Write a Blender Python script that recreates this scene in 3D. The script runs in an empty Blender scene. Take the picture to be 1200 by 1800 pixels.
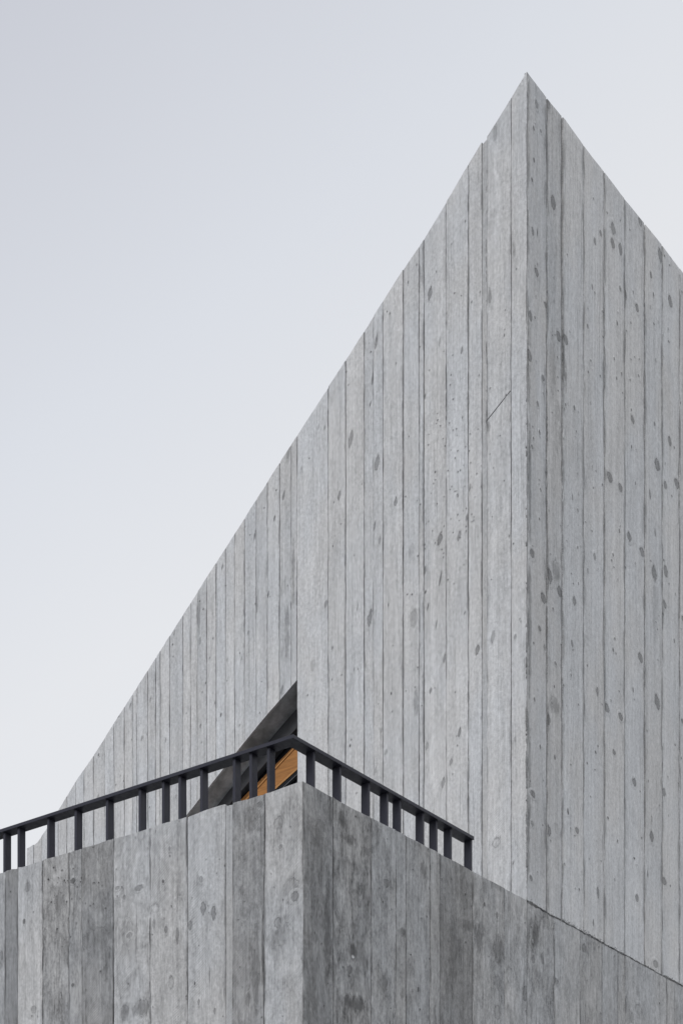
import bpy, math, random
from mathutils import Vector, Matrix

# ------------------------------------------------------------------ camera, world, sun, exposure
SC = bpy.context.scene
COL = SC.collection
EYE = 1.6
F = 3025.0            # focal length in photo pixels
CX, HY = 600.0, 2600.0   # principal column and horizon row of the photo

cam_d = bpy.data.cameras.new('camera')
cam_d.sensor_fit = 'VERTICAL'
cam_d.sensor_height = 36.0
cam_d.sensor_width = 24.0
cam_d.lens = F / 1800.0 * 36.0
cam_d.shift_y = (HY - 900.0) / 1800.0
cam_d.clip_start = 0.1
cam_d.clip_end = 3000.0
cam = bpy.data.objects.new('camera', cam_d)
COL.objects.link(cam)
cam.location = (0, 0, EYE)
cam.rotation_euler = (math.radians(90), 0, 0)
SC.camera = cam

SUN_EL = math.radians(38)
SUN_AZ = math.radians(203)       # direction towards the sun: (sin, cos)
W = bpy.data.worlds.new('World')
SC.world = W
W.use_nodes = True
wn = W.node_tree
wn.nodes.clear()
sky = wn.nodes.new('ShaderNodeTexSky')
sky.sky_type = 'NISHITA'
sky.sun_disc = False
sky.sun_elevation = SUN_EL
sky.sun_rotation = SUN_AZ
sky.altitude = 300
sky.air_density = 1.0
sky.dust_density = 4.0
sky.ozone_density = 1.0
hsv = wn.nodes.new('ShaderNodeHueSaturation')
hsv.inputs['Saturation'].default_value = 0.22
# thin even cloud veil over the sky: pale, a little brighter low down and towards the right (east)
geo = wn.nodes.new('ShaderNodeTexCoord')
dotn = wn.nodes.new('ShaderNodeVectorMath'); dotn.operation = 'DOT_PRODUCT'
dotn.inputs[1].default_value = (0.50, 0.0, -0.87)
wn.links.new(geo.outputs['Generated'], dotn.inputs[0])
ramp = wn.nodes.new('ShaderNodeValToRGB')
ramp.color_ramp.interpolation = 'LINEAR'
mr = wn.nodes.new('ShaderNodeMapRange')
mr.inputs['From Min'].default_value = -1.0
mr.inputs['From Max'].default_value = 0.2
wn.links.new(dotn.outputs['Value'], mr.inputs['Value'])
wn.links.new(mr.outputs['Result'], ramp.inputs['Fac'])
cr = ramp.color_ramp
cr.elements[0].position = 0.0; cr.elements[0].color = (0.52, 0.545, 0.61, 1)
cr.elements[1].position = 1.0; cr.elements[1].color = (0.88, 0.89, 0.91, 1)
e = cr.elements.new(0.30); e.color = (0.606, 0.626, 0.690, 1)
e = cr.elements.new(0.40); e.color = (0.722, 0.750, 0.806, 1)
e = cr.elements.new(0.475); e.color = (0.795, 0.810, 0.842, 1)
nz = wn.nodes.new('ShaderNodeTexNoise')
nz.inputs['Scale'].default_value = 1.6
nz.inputs['Detail'].default_value = 3.0
wn.links.new(geo.outputs['Generated'], nz.inputs['Vector'])
mrn = wn.nodes.new('ShaderNodeMapRange')
mrn.inputs['To Min'].default_value = 0.965
mrn.inputs['To Max'].default_value = 1.035
wn.links.new(nz.outputs['Fac'], mrn.inputs['Value'])
vs = wn.nodes.new('ShaderNodeVectorMath'); vs.operation = 'SCALE'
wn.links.new(ramp.outputs['Color'], vs.inputs[0])
wn.links.new(mrn.outputs['Result'], vs.inputs['Scale'])
vk = wn.nodes.new('ShaderNodeVectorMath'); vk.operation = 'SCALE'
vk.inputs['Scale'].default_value = 9.15          # veil in the sky texture's own units
wn.links.new(vs.outputs[0], vk.inputs[0])
mixw = wn.nodes.new('ShaderNodeMix'); mixw.data_type = 'RGBA'
mixw.inputs['Factor'].default_value = 0.86
wn.links.new(sky.outputs['Color'], hsv.inputs['Color'])
wn.links.new(hsv.outputs['Color'], mixw.inputs[6])
wn.links.new(vk.outputs[0], mixw.inputs[7])
bg = wn.nodes.new('ShaderNodeBackground')
bg.inputs['Strength'].default_value = 0.10
wo = wn.nodes.new('ShaderNodeOutputWorld')
wn.links.new(mixw.outputs[2], bg.inputs['Color'])
wn.links.new(bg.outputs['Background'], wo.inputs['Surface'])

sd = bpy.data.lights.new('sun', 'SUN')
sd.energy = 1.5
sd.angle = math.radians(28)
sd.color = (1.0, 0.985, 0.965)
sun = bpy.data.objects.new('sun', sd)
COL.objects.link(sun)
to_sun = Vector((math.sin(SUN_AZ) * math.cos(SUN_EL), math.cos(SUN_AZ) * math.cos(SUN_EL), math.sin(SUN_EL)))
sun.rotation_euler = to_sun.to_track_quat('Z', 'Y').to_euler()
sun.location = (0, -5, 30)

SC.view_settings.view_transform = 'Standard'
SC.view_settings.look = 'None'
SC.view_settings.exposure = 0.22
SC.view_settings.gamma = 1.0
SC.view_settings.use_curve_mapping = False
SC.cycles.max_bounces = 6

# ------------------------------------------------------------------ building frame
# r runs along the right-hand faces (away, to the right), l along the left-hand faces (away, to the left)
XL, XR = -3514.0, 2825.0
aL = math.atan2(CX - XL, F)
UL = Vector((-math.sin(aL), math.cos(aL), 0))
UR = Vector((math.cos(aL), math.sin(aL), 0))
ZC = 13.0
C0 = Vector((ZC * (925 - CX) / F, ZC, 0))          # foot of the tower's corner, on the ground
ANG = math.atan2(UR.y, UR.x)
FRM = Matrix.Translation(C0) @ Matrix.Rotation(ANG, 4, 'Z')
cam_rel = Vector((0, 0, EYE)) - C0
CR, CLL = cam_rel.dot(UR), cam_rel.dot(UL)

def on_plane(face, p0, px, py):
    """photo pixel -> (s, z) on a vertical face: 'L' is r = p0, 'R' is l = p0"""
    d = Vector(((px - CX) / F, 1.0, (HY - py) / F))
    dr, dl = d.dot(UR), d.dot(UL)
    if face == 'L':
        t = (p0 - CR) / dr
        return CLL + t * dl, EYE + t * d.z
    t = (p0 - CLL) / dl
    return CR + t * dr, EYE + t * d.z

def s_of(face, p0, px):
    return on_plane(face, p0, px, 1000)[0]

def pt(face, p0, s, d, z):
    """face coordinates (d = outwards) -> building frame"""
    return (p0 - d, s, z) if face == 'L' else (s, p0 - d, z)

def interp(pts, s):
    pts = sorted(pts)
    if s <= pts[0][0]:
        a, b = pts[0], pts[1]
    elif s >= pts[-1][0]:
        a, b = pts[-2], pts[-1]
    else:
        for a, b in zip(pts, pts[1:]):
            if a[0] <= s <= b[0]:
                break
    t = (s - a[0]) / (b[0] - a[0])
    return a[1] + t * (b[1] - a[1])

# ------------------------------------------------------------------ object helpers
def props(o, label=None, cat=None, group=None, kind=None):
    if label: o['label'] = label
    if cat: o['category'] = cat
    if group: o['group'] = group
    if kind: o['kind'] = kind
    return o

def empty(name, r, l, z):
    o = bpy.data.objects.new(name, None)
    COL.objects.link(o)
    o.empty_display_size = 0.3
    w = FRM @ Vector((r, l, z))
    o.location = w
    o.rotation_euler = (0, 0, ANG)
    o['_b'] = (r, l, z)
    return o

def base_of(o):
    while o.parent:
        o = o.parent
    return Vector(o['_b'])

def mesh_obj(name, verts, faces, mat, parent=None, uv=None, attrs=None, smooth=False):
    me = bpy.data.meshes.new(name)
    if parent:
        b = base_of(parent)
        verts = [(v[0] - b.x, v[1] - b.y, v[2] - b.z) for v in verts]
    me.from_pydata(verts, [], faces)
    if uv:
        l = me.uv_layers.new(name='UVMap')
        li = [0] * len(me.loops)
        me.loops.foreach_get('vertex_index', li)
        flat = []
        for i in li:
            flat += uv[i]
        l.data.foreach_set('uv', flat)
    for k, vals in (attrs or {}).items():
        if isinstance(vals, (int, float)):
            vals = [float(vals)] * len(verts)
        a = me.attributes.new(k, 'FLOAT', 'POINT')
        a.data.foreach_set('value', vals)
    me.materials.append(mat)
    if smooth:
        me.polygons.foreach_set('use_smooth', [True] * len(me.polygons))
    me.update()
    o = bpy.data.objects.new(name, me)
    COL.objects.link(o)
    if parent:
        o.parent = parent
    return o

class MB:
    def __init__(s): s.v, s.f = [], []
    def box(s, a, b):
        n = len(s.v)
        for z in (a[2], b[2]):
            for x, y in ((a[0], a[1]), (b[0], a[1]), (b[0], b[1]), (a[0], b[1])):
                s.v.append((x, y, z))
        for q in ((3, 2, 1, 0), (4, 5, 6, 7), (0, 1, 5, 4), (1, 2, 6, 5), (2, 3, 7, 6), (3, 0, 4, 7)):
            s.f.append([n + i for i in q])
        return s
    def prism(s, bottom, top):
        n = len(s.v); k = len(bottom)
        s.v += list(bottom) + list(top)
        s.f.append([n + i for i in range(k)][::-1]); s.f.append([n + k + i for i in range(k)])
        for i in range(k):
            j = (i + 1) % k
            s.f.append([n + i, n + j, n + k + j, n + k + i])
        return s
    def build(s, name, mat, parent=None, **kw):
        return mesh_obj(name, s.v, s.f, mat, parent, **kw)

def recalc(o):
    import bmesh
    bm = bmesh.new(); bm.from_mesh(o.data)
    bmesh.ops.recalc_face_normals(bm, faces=bm.faces)
    bm.to_mesh(o.data); bm.free()
    return o

def bevel(o, w, seg=2):
    m = o.modifiers.new('bevel', 'BEVEL')
    m.width = w; m.segments = seg; m.limit_method = 'ANGLE'
    return o

# ------------------------------------------------------------------ node shorthand
class NT:
    def __init__(s, m):
        s.t = m.node_tree; s.t.nodes.clear()
    def n(s, k, **kw):
        nd = s.t.nodes.new(k)
        for a, b in kw.items(): setattr(nd, a, b)
        return nd
    def put(s, sock, v):
        if hasattr(v, 'is_output'): s.t.links.new(v, sock)
        else: sock.default_value = v
    def m(s, op, a, b=0.0, c=0.0, clamp=False):
        nd = s.n('ShaderNodeMath', operation=op, use_clamp=clamp)
        s.put(nd.inputs[0], a); s.put(nd.inputs[1], b)
        if op in ('MULTIPLY_ADD', 'SMOOTH_MIN', 'SMOOTH_MAX', 'COMPARE'): s.put(nd.inputs[2], c)
        return nd.outputs[0]
    def vm(s, op, a, b):
        nd = s.n('ShaderNodeVectorMath', operation=op)
        s.put(nd.inputs[0], a); s.put(nd.inputs[1], b)
        return nd.outputs[0]
    def mr(s, v, a, b, c=0.0, d=1.0, smooth=True):
        nd = s.n('ShaderNodeMapRange', interpolation_type='SMOOTHSTEP' if smooth else 'LINEAR')
        for sock, x in zip(nd.inputs, (v, a, b, c, d)): s.put(sock, x)
        return nd.outputs[0]
    def xyz(s, x, y, z=0.0):
        nd = s.n('ShaderNodeCombineXYZ')
        for sock, v in zip(nd.inputs, (x, y, z)): s.put(sock, v)
        return nd.outputs[0]
    def noise(s, vec, detail=2.0, rough=0.55, dist=0.0):
        nd = s.n('ShaderNodeTexNoise', noise_dimensions='3D')
        nd.inputs['Scale'].default_value = 1.0
        nd.inputs['Detail'].default_value = detail
        nd.inputs['Roughness'].default_value = rough
        nd.inputs['Distortion'].default_value = dist
        s.put(nd.inputs['Vector'], vec)
        return nd.outputs['Fac']
    def attr(s, name):
        return s.n('ShaderNodeAttribute', attribute_name=name).outputs['Fac']

def new_mat(name):
    m = bpy.data.materials.new(name); m.use_nodes = True
    return m

def concrete_material(name, colour=(0.972, 0.989, 1.014)):
    """board-marked concrete; UV is in metres on the wall; attributes carry each board's own character"""
    m = new_mat(name); t = NT(m)
    uvn = t.n('ShaderNodeUVMap', uv_map='UVMap').outputs[0]
    sp = t.n('ShaderNodeSeparateXYZ'); t.put(sp.inputs[0], uvn)
    seed = t.attr('seed')
    u0, v0 = sp.outputs[0], sp.outputs[1]
    v = t.m('MULTIPLY_ADD', seed, 7.31, v0)
    tone, edge, mott = t.attr('tone'), t.attr('edge'), t.attr('mottle')
    kn, ks, kr = t.attr('kn'), t.attr('ks'), t.attr('kr')
    sx = t.m('MULTIPLY', u0, 1.0)
    sw = t.m('MULTIPLY', seed, 13.7)
    def nz(su, sv, det=2.0, rough=0.55, dist=0.0, off=0.0):
        return t.noise(t.xyz(t.m('MULTIPLY', sx, su), t.m('MULTIPLY', v, sv), t.m('ADD', sw, off)), det, rough, dist)
    wob = nz(3.0, 0.7, 2, off=3.1)
    grain_f = nz(210, 6.0, 2, off=1.0)
    grain_m = nz(75, 1.7, 3, 0.6, off=2.0)
    grain_c = nz(26, 0.55, 3, 0.6, off=5.0)
    ringv = t.m('MULTIPLY_ADD', wob, 7.5, t.m('MULTIPLY', sx, 16.0))
    ring = t.m('SINE', t.m('MULTIPLY', ringv, 6.283))
    ring = t.m('MULTIPLY', ring, t.mr(nz(5, 0.8, 1, off=7.7), 0.42, 0.66))
    # slanting saw marks, only on some stretches
    saw = t.m('SINE', t.m('MULTIPLY', t.m('MULTIPLY_ADD', wob, 0.10, t.m('MULTIPLY_ADD', sx, 0.75, v)), 330.0))
    saw = t.m('MULTIPLY', saw, t.mr(nz(4, 1.2, 2, off=9.1), 0.46, 0.62))
    blot = nz(7.0, 4.0, 6, 0.66, 0.9, off=11.0)
    cloud = nz(1.3, 0.9, 3, 0.55, off=13.0)
    streak = nz(34, 0.9, 3, 0.65, 0.3, off=17.0)
    speck = nz(240, 240, 2, 0.7, off=19.0)
    mid = nz(60, 34, 3, 0.7, off=23.0)
    def c(x, k): return t.m('MULTIPLY', t.m('SUBTRACT', x, 0.5), k)
    amt = t.m('MULTIPLY_ADD', mott, 0.90, 0.92)
    s1 = t.m('ADD', c(grain_f, 0.36), c(grain_m, 0.36))
    s1 = t.m('ADD', s1, c(grain_c, 0.28))
    s1 = t.m('MULTIPLY_ADD', t.mr(nz(48, 1.1, 4, 0.7, 0.5, off=51.0), 0.58, 0.66), -0.17, s1)
    s1 = t.m('MULTIPLY_ADD', t.mr(nz(40, 1.3, 4, 0.7, 0.6, off=53.0), 0.60, 0.70), 0.10, s1)
    s1 = t.m('MULTIPLY_ADD', ring, 0.036, s1)
    s1 = t.m('MULTIPLY_ADD', saw, 0.085, s1)
    s1 = t.m('ADD', s1, c(speck, 0.70))
    s1 = t.m('ADD', s1, c(mid, 0.80))
    s1 = t.m('ADD', s1, c(nz(22, 11, 4, 0.7, 0.6, off=57.0), 0.30))
    s1 = t.m('MULTIPLY', s1, amt)
    s1 = t.m('ADD', s1, c(cloud, 0.26))
    s1 = t.m('ADD', s1, c(nz(11, 0.35, 2, 0.6, off=61.0), 0.30))
    s1 = t.m('MULTIPLY_ADD', t.mr(nz(13, 1.3, 5, 0.7, 1.0, off=63.0), 0.58, 0.72), -0.10, s1)
    s1 = t.m('ADD', s1, t.m('MULTIPLY', c(blot, 2.6), mott))
    s1 = t.m('ADD', s1, t.m('MULTIPLY', c(t.mr(nz(10, 3.0, 6, 0.70, 1.8, off=59.0), 0.38, 0.62), 0.52), mott))
    # damp dark streaks running with the grain
    st = t.mr(streak, 0.58, 0.72)
    s1 = t.m('MULTIPLY_ADD', t.m('MULTIPLY', st, t.m('MULTIPLY_ADD', mott, 0.5, 0.12)), -0.34, s1)
    val = t.m('MULTIPLY', tone, t.m('ADD', s1, 1.0))
    # laitance bled along the joints: uneven dark fringe
    ej = nz(20, 3.2, 4, 0.7, off=29.0)
    fr = t.attr('fringe')
    ew = t.m('MULTIPLY', t.mr(ej, 0.40, 0.66, 0.003, 0.024), fr)
    em = t.mr(edge, 0.0, ew, 1.0, 0.0)
    em = t.m('MULTIPLY', em, t.mr(ej, 0.30, 0.62, 0.20, 0.95))
    val = t.m('MULTIPLY', val, t.m('MULTIPLY_ADD', em, -0.56, 1.0))
    # pinholes
    vo = t.n('ShaderNodeTexVoronoi', feature='F1', distance='EUCLIDEAN')
    vo.inputs['Scale'].default_value = 1.0
    t.put(vo.inputs['Vector'], t.xyz(t.m('MULTIPLY', sx, 24.0), t.m('MULTIPLY', v, 14.0), sw))
    pr = t.n('ShaderNodeSeparateColor'); t.put(pr.inputs[0], vo.outputs['Color'])
    pr_r = t.mr(pr.outputs[0], 0.80, 1.0, 0.0, 0.09, smooth=False)
    pin = t.mr(vo.outputs['Distance'], t.m('MULTIPLY', pr_r, 0.6), pr_r, 1.0, 0.0)
    pin = t.m('MULTIPLY', pin, t.mr(nz(2.2, 1.5, 2, off=31.0), 0.50, 0.60))
    pin = t.m('MULTIPLY', pin, t.mr(pr.outputs[0], 0.80, 0.83))
    val = t.m('MULTIPLY', val, t.m('MULTIPLY_ADD', pin, -0.55, 1.0))
    # knots and stains of the boards
    kw = t.m('ADD', t.m('ADD', kn, c(nz(95, 60, 3, 0.7, off=37.0), 0.50)), c(nz(30, 16, 2, 0.6, 0.5, off=38.0), 0.50))
    core = t.mr(kw, 0.40, 0.465)
    halo = t.mr(kw, 0.0, 0.5, 0.0, 0.22)
    rim = t.m('MULTIPLY', core, t.mr(kw, 0.47, 0.62, 1.0, 0.35))
    kc = t.m('MULTIPLY_ADD', kr, t.m('SUBTRACT', rim, core), core)
    kk = t.m('MULTIPLY', t.m('MAXIMUM', kc, halo), t.mr(nz(120, 60, 2, off=41.0), 0.25, 0.75, 0.8, 1.1))
    soft = t.attr('kf')
    sk = t.mr(t.m('ADD', t.m('MULTIPLY', kn, 1.15), t.m('ADD', c(nz(24, 9, 5, 0.72, 1.0, off=39.0), 2.4), c(grain_m, 0.9))), 0.12, 0.80)
    kk = t.m('MULTIPLY_ADD', soft, t.m('SUBTRACT', sk, kk), kk)
    kk = t.m('MULTIPLY', kk, t.mr(kn, 0.0, 0.12))
    val = t.m('MULTIPLY', val, t.m('SUBTRACT', 1.0, t.m('MULTIPLY', kk, ks)))
    val = t.m('MAXIMUM', val, 0.02)
    colv = t.n('ShaderNodeVectorMath', operation='SCALE')
    # slow drift between neutral and bluish grey
    mixc = t.n('ShaderNodeMix', data_type='RGBA')
    t.put(mixc.inputs[0], t.mr(nz(1.7, 0.8, 3, off=43.0), 0.35, 0.65))
    mixc.inputs[6].default_value = (0.986, 0.991, 1.0, 1)
    mixc.inputs[7].default_value = (colour[0] - 0.012, colour[1], colour[2] + 0.014, 1)
    t.put(colv.inputs[0], mixc.outputs[2]); t.put(colv.inputs['Scale'], val)
    p = t.n('ShaderNodeBsdfPrincipled')
    t.put(p.inputs['Base Color'], colv.outputs[0])
    p.inputs['Specular IOR Level'].default_value = 0.3
    t.put(p.inputs['Roughness'], t.mr(blot, 0.3, 0.7, 0.62, 0.85))
    h = t.m('ADD', t.m('MULTIPLY', grain_f, 0.5), t.m('MULTIPLY', grain_m, 0.9))
    h = t.m('MULTIPLY_ADD', ring, 0.12, h)
    h = t.m('MULTIPLY_ADD', saw, 0.10, h)
    h = t.m('MULTIPLY_ADD', mid, 0.7, h)
    h = t.m('MULTIPLY_ADD', pin, -2.0, h)
    h = t.m('MULTIPLY_ADD', t.m('MULTIPLY', core, t.m('GREATER_THAN', ks, 0.01)), -0.6, h)
    b = t.n('ShaderNodeBump')
    b.inputs['Strength'].default_value = 0.85
    b.inputs['Distance'].default_value = 0.0040
    t.put(b.inputs['Height'], h)
    t.put(p.inputs['Normal'], b.outputs[0])
    o = t.n('ShaderNodeOutputMaterial')
    t.put(o.inputs['Surface'], p.outputs[0])
    return m

def simple_material(name, rgb, rough=0.5, metal=0.0, spec=0.5, var=0.12, scale=8.0, bump=0.0, stretch=(1, 1, 1)):
    m = new_mat(name); t = NT(m)
    tc = t.n('ShaderNodeTexCoord').outputs['Object']
    vec = t.vm('MULTIPLY', tc, tuple(scale * k for k in stretch))
    n = t.noise(vec, 5, 0.65)
    f = t.mr(n, 0.3, 0.7, 1 - var, 1 + var)
    sc = t.n('ShaderNodeVectorMath', operation='SCALE')
    sc.inputs[0].default_value = rgb; t.put(sc.inputs['Scale'], f)
    p = t.n('ShaderNodeBsdfPrincipled')
    t.put(p.inputs['Base Color'], sc.outputs[0])
    t.put(p.inputs['Roughness'], t.mr(n, 0.3, 0.7, rough * 0.85, min(1, rough * 1.15)))
    p.inputs['Metallic'].default_value = metal
    p.inputs['Specular IOR Level'].default_value = spec
    if bump:
        b = t.n('ShaderNodeBump'); b.inputs['Strength'].default_value = bump
        b.inputs['Distance'].default_value = 0.002
        t.put(b.inputs['Height'], n); t.put(p.inputs['Normal'], b.outputs[0])
    o = t.n('ShaderNodeOutputMaterial'); t.put(o.inputs['Surface'], p.outputs[0])
    return m

M_CON = concrete_material('board_marked_concrete')
M_CORE = simple_material('cast_concrete', (0.27, 0.275, 0.28), 0.85, spec=0.25, var=0.15, scale=9, bump=0.3)
M_SOFFIT = simple_material('soffit_concrete', (0.44, 0.46, 0.475), 0.85, spec=0.25, var=0.42, scale=5, bump=0.4)
M_RAIL = simple_material('painted_steel', (0.031, 0.032, 0.045), 0.5, spec=0.3, var=0.10, scale=30, bump=0.05)
M_FRAME = simple_material('dark_window_metal', (0.085, 0.087, 0.094), 0.5, spec=0.4, var=0.10, scale=14)
M_GLASS = simple_material('dark_window_glass', (0.008, 0.009, 0.011), 0.22, spec=0.18, var=0.1)
M_WOOD = simple_material('oiled_larch', (0.34, 0.155, 0.048), 0.55, spec=0.3, var=0.22, scale=10, bump=0.2, stretch=(1, 0.6, 9))
M_TRIM = simple_material('pale_larch_trim', (0.42, 0.21, 0.075), 0.5, spec=0.3, var=0.12, scale=12)
M_GROUND = simple_material('dark_ground', (0.085, 0.084, 0.082), 0.95, spec=0.2, var=0.2, scale=1.5, bump=0.3)  # unseen ground, colour kept dark to weaken bounce light under the handrail

# ------------------------------------------------------------------ ground
g = 1200.0
ground = mesh_obj('ground', [(-g, -g, 0), (g, -g, 0), (g, g, 0), (-g, g, 0)], [(0, 1, 2, 3)], M_GROUND)
props(ground, 'dark grey ground around the concrete house', kind='structure')

# ------------------------------------------------------------------ board imprints
def chain(rng, n, amp, damp=0.85):
    out, x = [], 0.0
    for _ in range(n):
        x = x * damp + rng.uniform(-amp, amp)
        out.append(x)
    return out

def board(parent, face, p0, s0, s1, zb, zt, tone, seed, mottle=0.15, proud=0.002, gap=0.003,
          name='panel', fringe=1.0, step=0.05, top_rough=0.002, back=-0.022, ragged=0.0011):
    """one imprint of a formwork board: own edges, slightly proud or shy of its neighbours"""
    rng = random.Random(int(seed * 1000) + 17)
    a, b = min(s0, s1) + gap / 2, max(s0, s1) - gap / 2
    w = b - a
    cs = [0.0, min(0.0025, w * .1), min(0.014, w * .2), min(0.045, w * .4)]
    cs = cs + [w / 2] + [w - x for x in reversed(cs)]
    K = len(cs)
    zmax = max(zt(a), zt(b)); zmin = min(zb(a), zb(b))
    R = max(2, int((zmax - zmin) / step))
    ja = chain(rng, R + 1, ragged); jb = chain(rng, R + 1, ragged)
    tz = chain(rng, K, top_rough, 0.6)
    V, UV, E = [], [], []
    for i in range(R + 1):
        f = i / R
        for k, c in enumerate(cs):
            s = a + c
            if k <= 1: s += ja[i]
            if k >= K - 2: s += jb[i]
            z0, z1 = zb(s), zt(s)
            z = z0 + (z1 - z0) * f
            if i == R: z += tz[k]
            d = proud - (0.0025 if k in (0, K - 1) else 0.0)
            if i == R: d -= 0.002
            V.append(pt(face, p0, s, d, z)); UV.append((s, z)); E.append(min(c, w - c))
    Fs = []
    for i in range(R):
        for k in range(K - 1):
            q = [i * K + k, i * K + k + 1, (i + 1) * K + k + 1, (i + 1) * K + k]
            Fs.append(q if face == 'R' else q[::-1])
    # back edges
    nb = len(V)
    for i in range(R + 1):
        for k in (0, K - 1):
            v = V[i * K + k]
            s = v[1] if face == 'L' else v[0]
            V.append(pt(face, p0, s, back, v[2])); UV.append((s, v[2])); E.append(0.0)
    for i in range(R):
        q = [nb + 2 * i, i * K, (i + 1) * K, nb + 2 * (i + 1)]
        Fs.append(q if face == 'R' else q[::-1])
        q = [i * K + K - 1, nb + 2 * i + 1, nb + 2 * (i + 1) + 1, (i + 1) * K + K - 1]
        Fs.append(q if face == 'R' else q[::-1])
    nt = len(V)
    for row in (R, 0):
        nt = len(V)
        for k in range(K):
            v = V[row * K + k]
            s = v[1] if face == 'L' else v[0]
            V.append(pt(face, p0, s, back, v[2])); UV.append((s, v[2])); E.append(0.02)
        for k in range(K - 1):
            q = [row * K + k, row * K + k + 1, nt + k + 1, nt + k]
            if row == 0: q = q[::-1]
            Fs.append(q if face == 'R' else q[::-1])
    o = mesh_obj(name, V, Fs, M_CON, parent, UV,
                 dict(tone=tone, seed=seed, edge=E, mottle=mottle, fringe=fringe))
    return dict(o=o, fringe=fringe, face=face, p0=p0, a=a, b=b, proud=proud, tone=tone, seed=seed, mottle=mottle,
                zb=zb, zt=zt)

def patch(bd, px, py, wpx, hpx, strength, ring=0.0, soft=0.0, tilt=0.0, grow=1.9, lift=0.0012):
    """mesh of one knot or stain lying on a board (shares the board's concrete, with its own mark)"""
    face, p0 = bd['face'], bd['p0']
    s, z = on_plane(face, p0, px, py)
    s2, _ = on_plane(face, p0, px + 1, py)
    _, z2 = on_plane(face, p0, px, py - 1)
    hw, hh = abs(s2 - s) * wpx / 2 * grow, abs(z2 - z) * hpx / 2 * grow
    rings, seg = 6, 24
    lean = 0.0 if (soft or abs(p0) > 0.0001) else (0.20 if face == 'L' else 0.13)
    pw = (1.45 if face == 'L' else 1.65) if (hpx > wpx * 2.0 and ring < 1 and not soft) else 1.85
    V, UV, E, K = [], [], [], []
    d = bd['proud'] + lift
    def add(ds, dz, k):
        ss = min(max(s + ds, bd['a'] + 0.003), bd['b'] - 0.003)
        zz = min(z + dz, bd['zt'](ss) - 0.004)
        rr = (abs((ss - s + lean * (zz - z)) / hw) ** pw + abs((zz - z) / hh) ** pw) ** (1 / pw)
        V.append(pt(face, p0, ss, d - (lift - 0.0002) * (1 if k >= rings else 0), zz)); UV.append((ss, zz))
        E.append(min(ss - bd['a'], bd['b'] - ss)); K.append(max(0.0, 1 - rr))
    add(0, 0, 0)
    for k in range(1, rings + 1):
        for j in range(seg):
            a = 2 * math.pi * j / seg
            x, y = math.cos(a) * hw * k / rings, math.sin(a) * hh * k / rings
            x -= lean * y
            add(x, y, k)
    Fs = []
    for j in range(seg):
        q = [0, 1 + j, 1 + (j + 1) % seg]
        Fs.append(q if face == 'R' else q[::-1])
    for k in range(rings - 1):
        for j in range(seg):
            A = 1 + k * seg + j; B = 1 + k * seg + (j + 1) % seg
            q = [A, A + seg, B + seg, B]
            Fs.append(q if face == 'R' else q[::-1])
    n = len(V)
    return V, Fs, UV, dict(edge=E, kn=K, ks=[strength] * n, kr=[ring] * n, kf=[soft] * n,
                           tone=[bd['tone']] * n, seed=[bd['seed']] * n, mottle=[bd['mottle']] * n,
                           fringe=[bd['fringe']] * n)

def find_board(boards, px, py):
    for bd in boards:
        s, z = on_plane(bd['face'], bd['p0'], px, py)
        if bd['a'] - 0.004 <= s <= bd['b'] + 0.004 and bd['zb'](s) - 0.02 < z < bd['zt'](s) + 0.05:
            return bd
    return None

def marks(boards, table, parent, small_name):
    """table rows: px, py, width, height, strength, (kind)"""
    SV, SF, SUV, SA = [], [], [], {}
    for idx, row in enumerate(table):
        px, py, w, h, st = row[:5]
        kind = row[5] if len(row) > 5 else ''
        bd = find_board(boards, px, py)
        if not bd: continue
        ring = 1.0 if 'r' in kind else (0.35 if w >= 4 else 0.0)
        soft = 1.0 if 's' in kind else 0.0
        grow = 1.6 if soft else (1.75 if w > 3.5 else 1.55)
        V, Fs, UV, A = patch(bd, px, py, max(w, 2.2) * 1.02, h * 1.04, min(st * (1.9 if abs(bd['p0']) < 1e-4 else 1.35), .68) if 0 < st < .7 else st, ring, soft, grow=grow,
                             lift=(0.0004 + 0.00012 * (idx % 4)) if soft else 0.0010 + 0.00011 * (idx % 9))
        if h >= 10:
            mesh_obj('stain' if soft else 'knot', V, Fs, M_CON, bd['o'], UV, A)
        else:
            n = len(SV)
            SV += V; SF += [[i + n for i in f] for f in Fs]; SUV += UV
            for k, x in A.items(): SA.setdefault(k, []).extend(x)
    if SV:
        o = mesh_obj(small_name, SV, SF, M_CON, parent, SUV, SA)
        o['kind'] = 'stuff'

# ------------------------------------------------------------------ the tower (tall volume with a sloping top)
tower = empty('concrete_house', 0, 0, 0)
props(tower, 'tall pointed volume of pale board-marked concrete with a steep sloping roof edge, behind the railing', 'building')

roof_px = [(925, 126), (883, 197), (857, 238), (845, 252), (783, 358), (744, 422), (700, 487), (640, 583), (607, 635),
           (578, 680), (553, 718), (522, 766), (493, 811), (447, 884), (413, 938), (364, 1014), (322, 1081),
           (282, 1144), (215, 1249), (201, 1271), (165, 1328), (134, 1373), (105, 1421), (83, 1457), (65, 1482), (47, 1492)]
roofL = [on_plane('L', 0, *p) for p in roof_px]
ridge_px = [(925, 126), (960, 172), (987, 205), (1025, 257), (1060, 302), (1096, 350), (1130, 392), (1162, 432),
            (1200, 482), (1240, 536)]
ridgeR = [on_plane('R', 0, *p) for p in ridge_px]
ZR = ridgeR[0][1]
ridgeR.append((8.0, ZR)); ridgeR.append((9.0, ZR))
SJ = s_of('L', 0, 522)                       # right jamb of the slanted opening
open_px = [(522, 1195.5), (491, 1232), (469, 1257), (453, 1276), (420, 1317), (330, 1431), (300, 1469)]
openL = [on_plane('L', 0, *p) for p in open_px]
Z_SILL = on_plane('L', 0, 522, 1490)[1]
SE = s_of('L', 0, 47)
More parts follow.
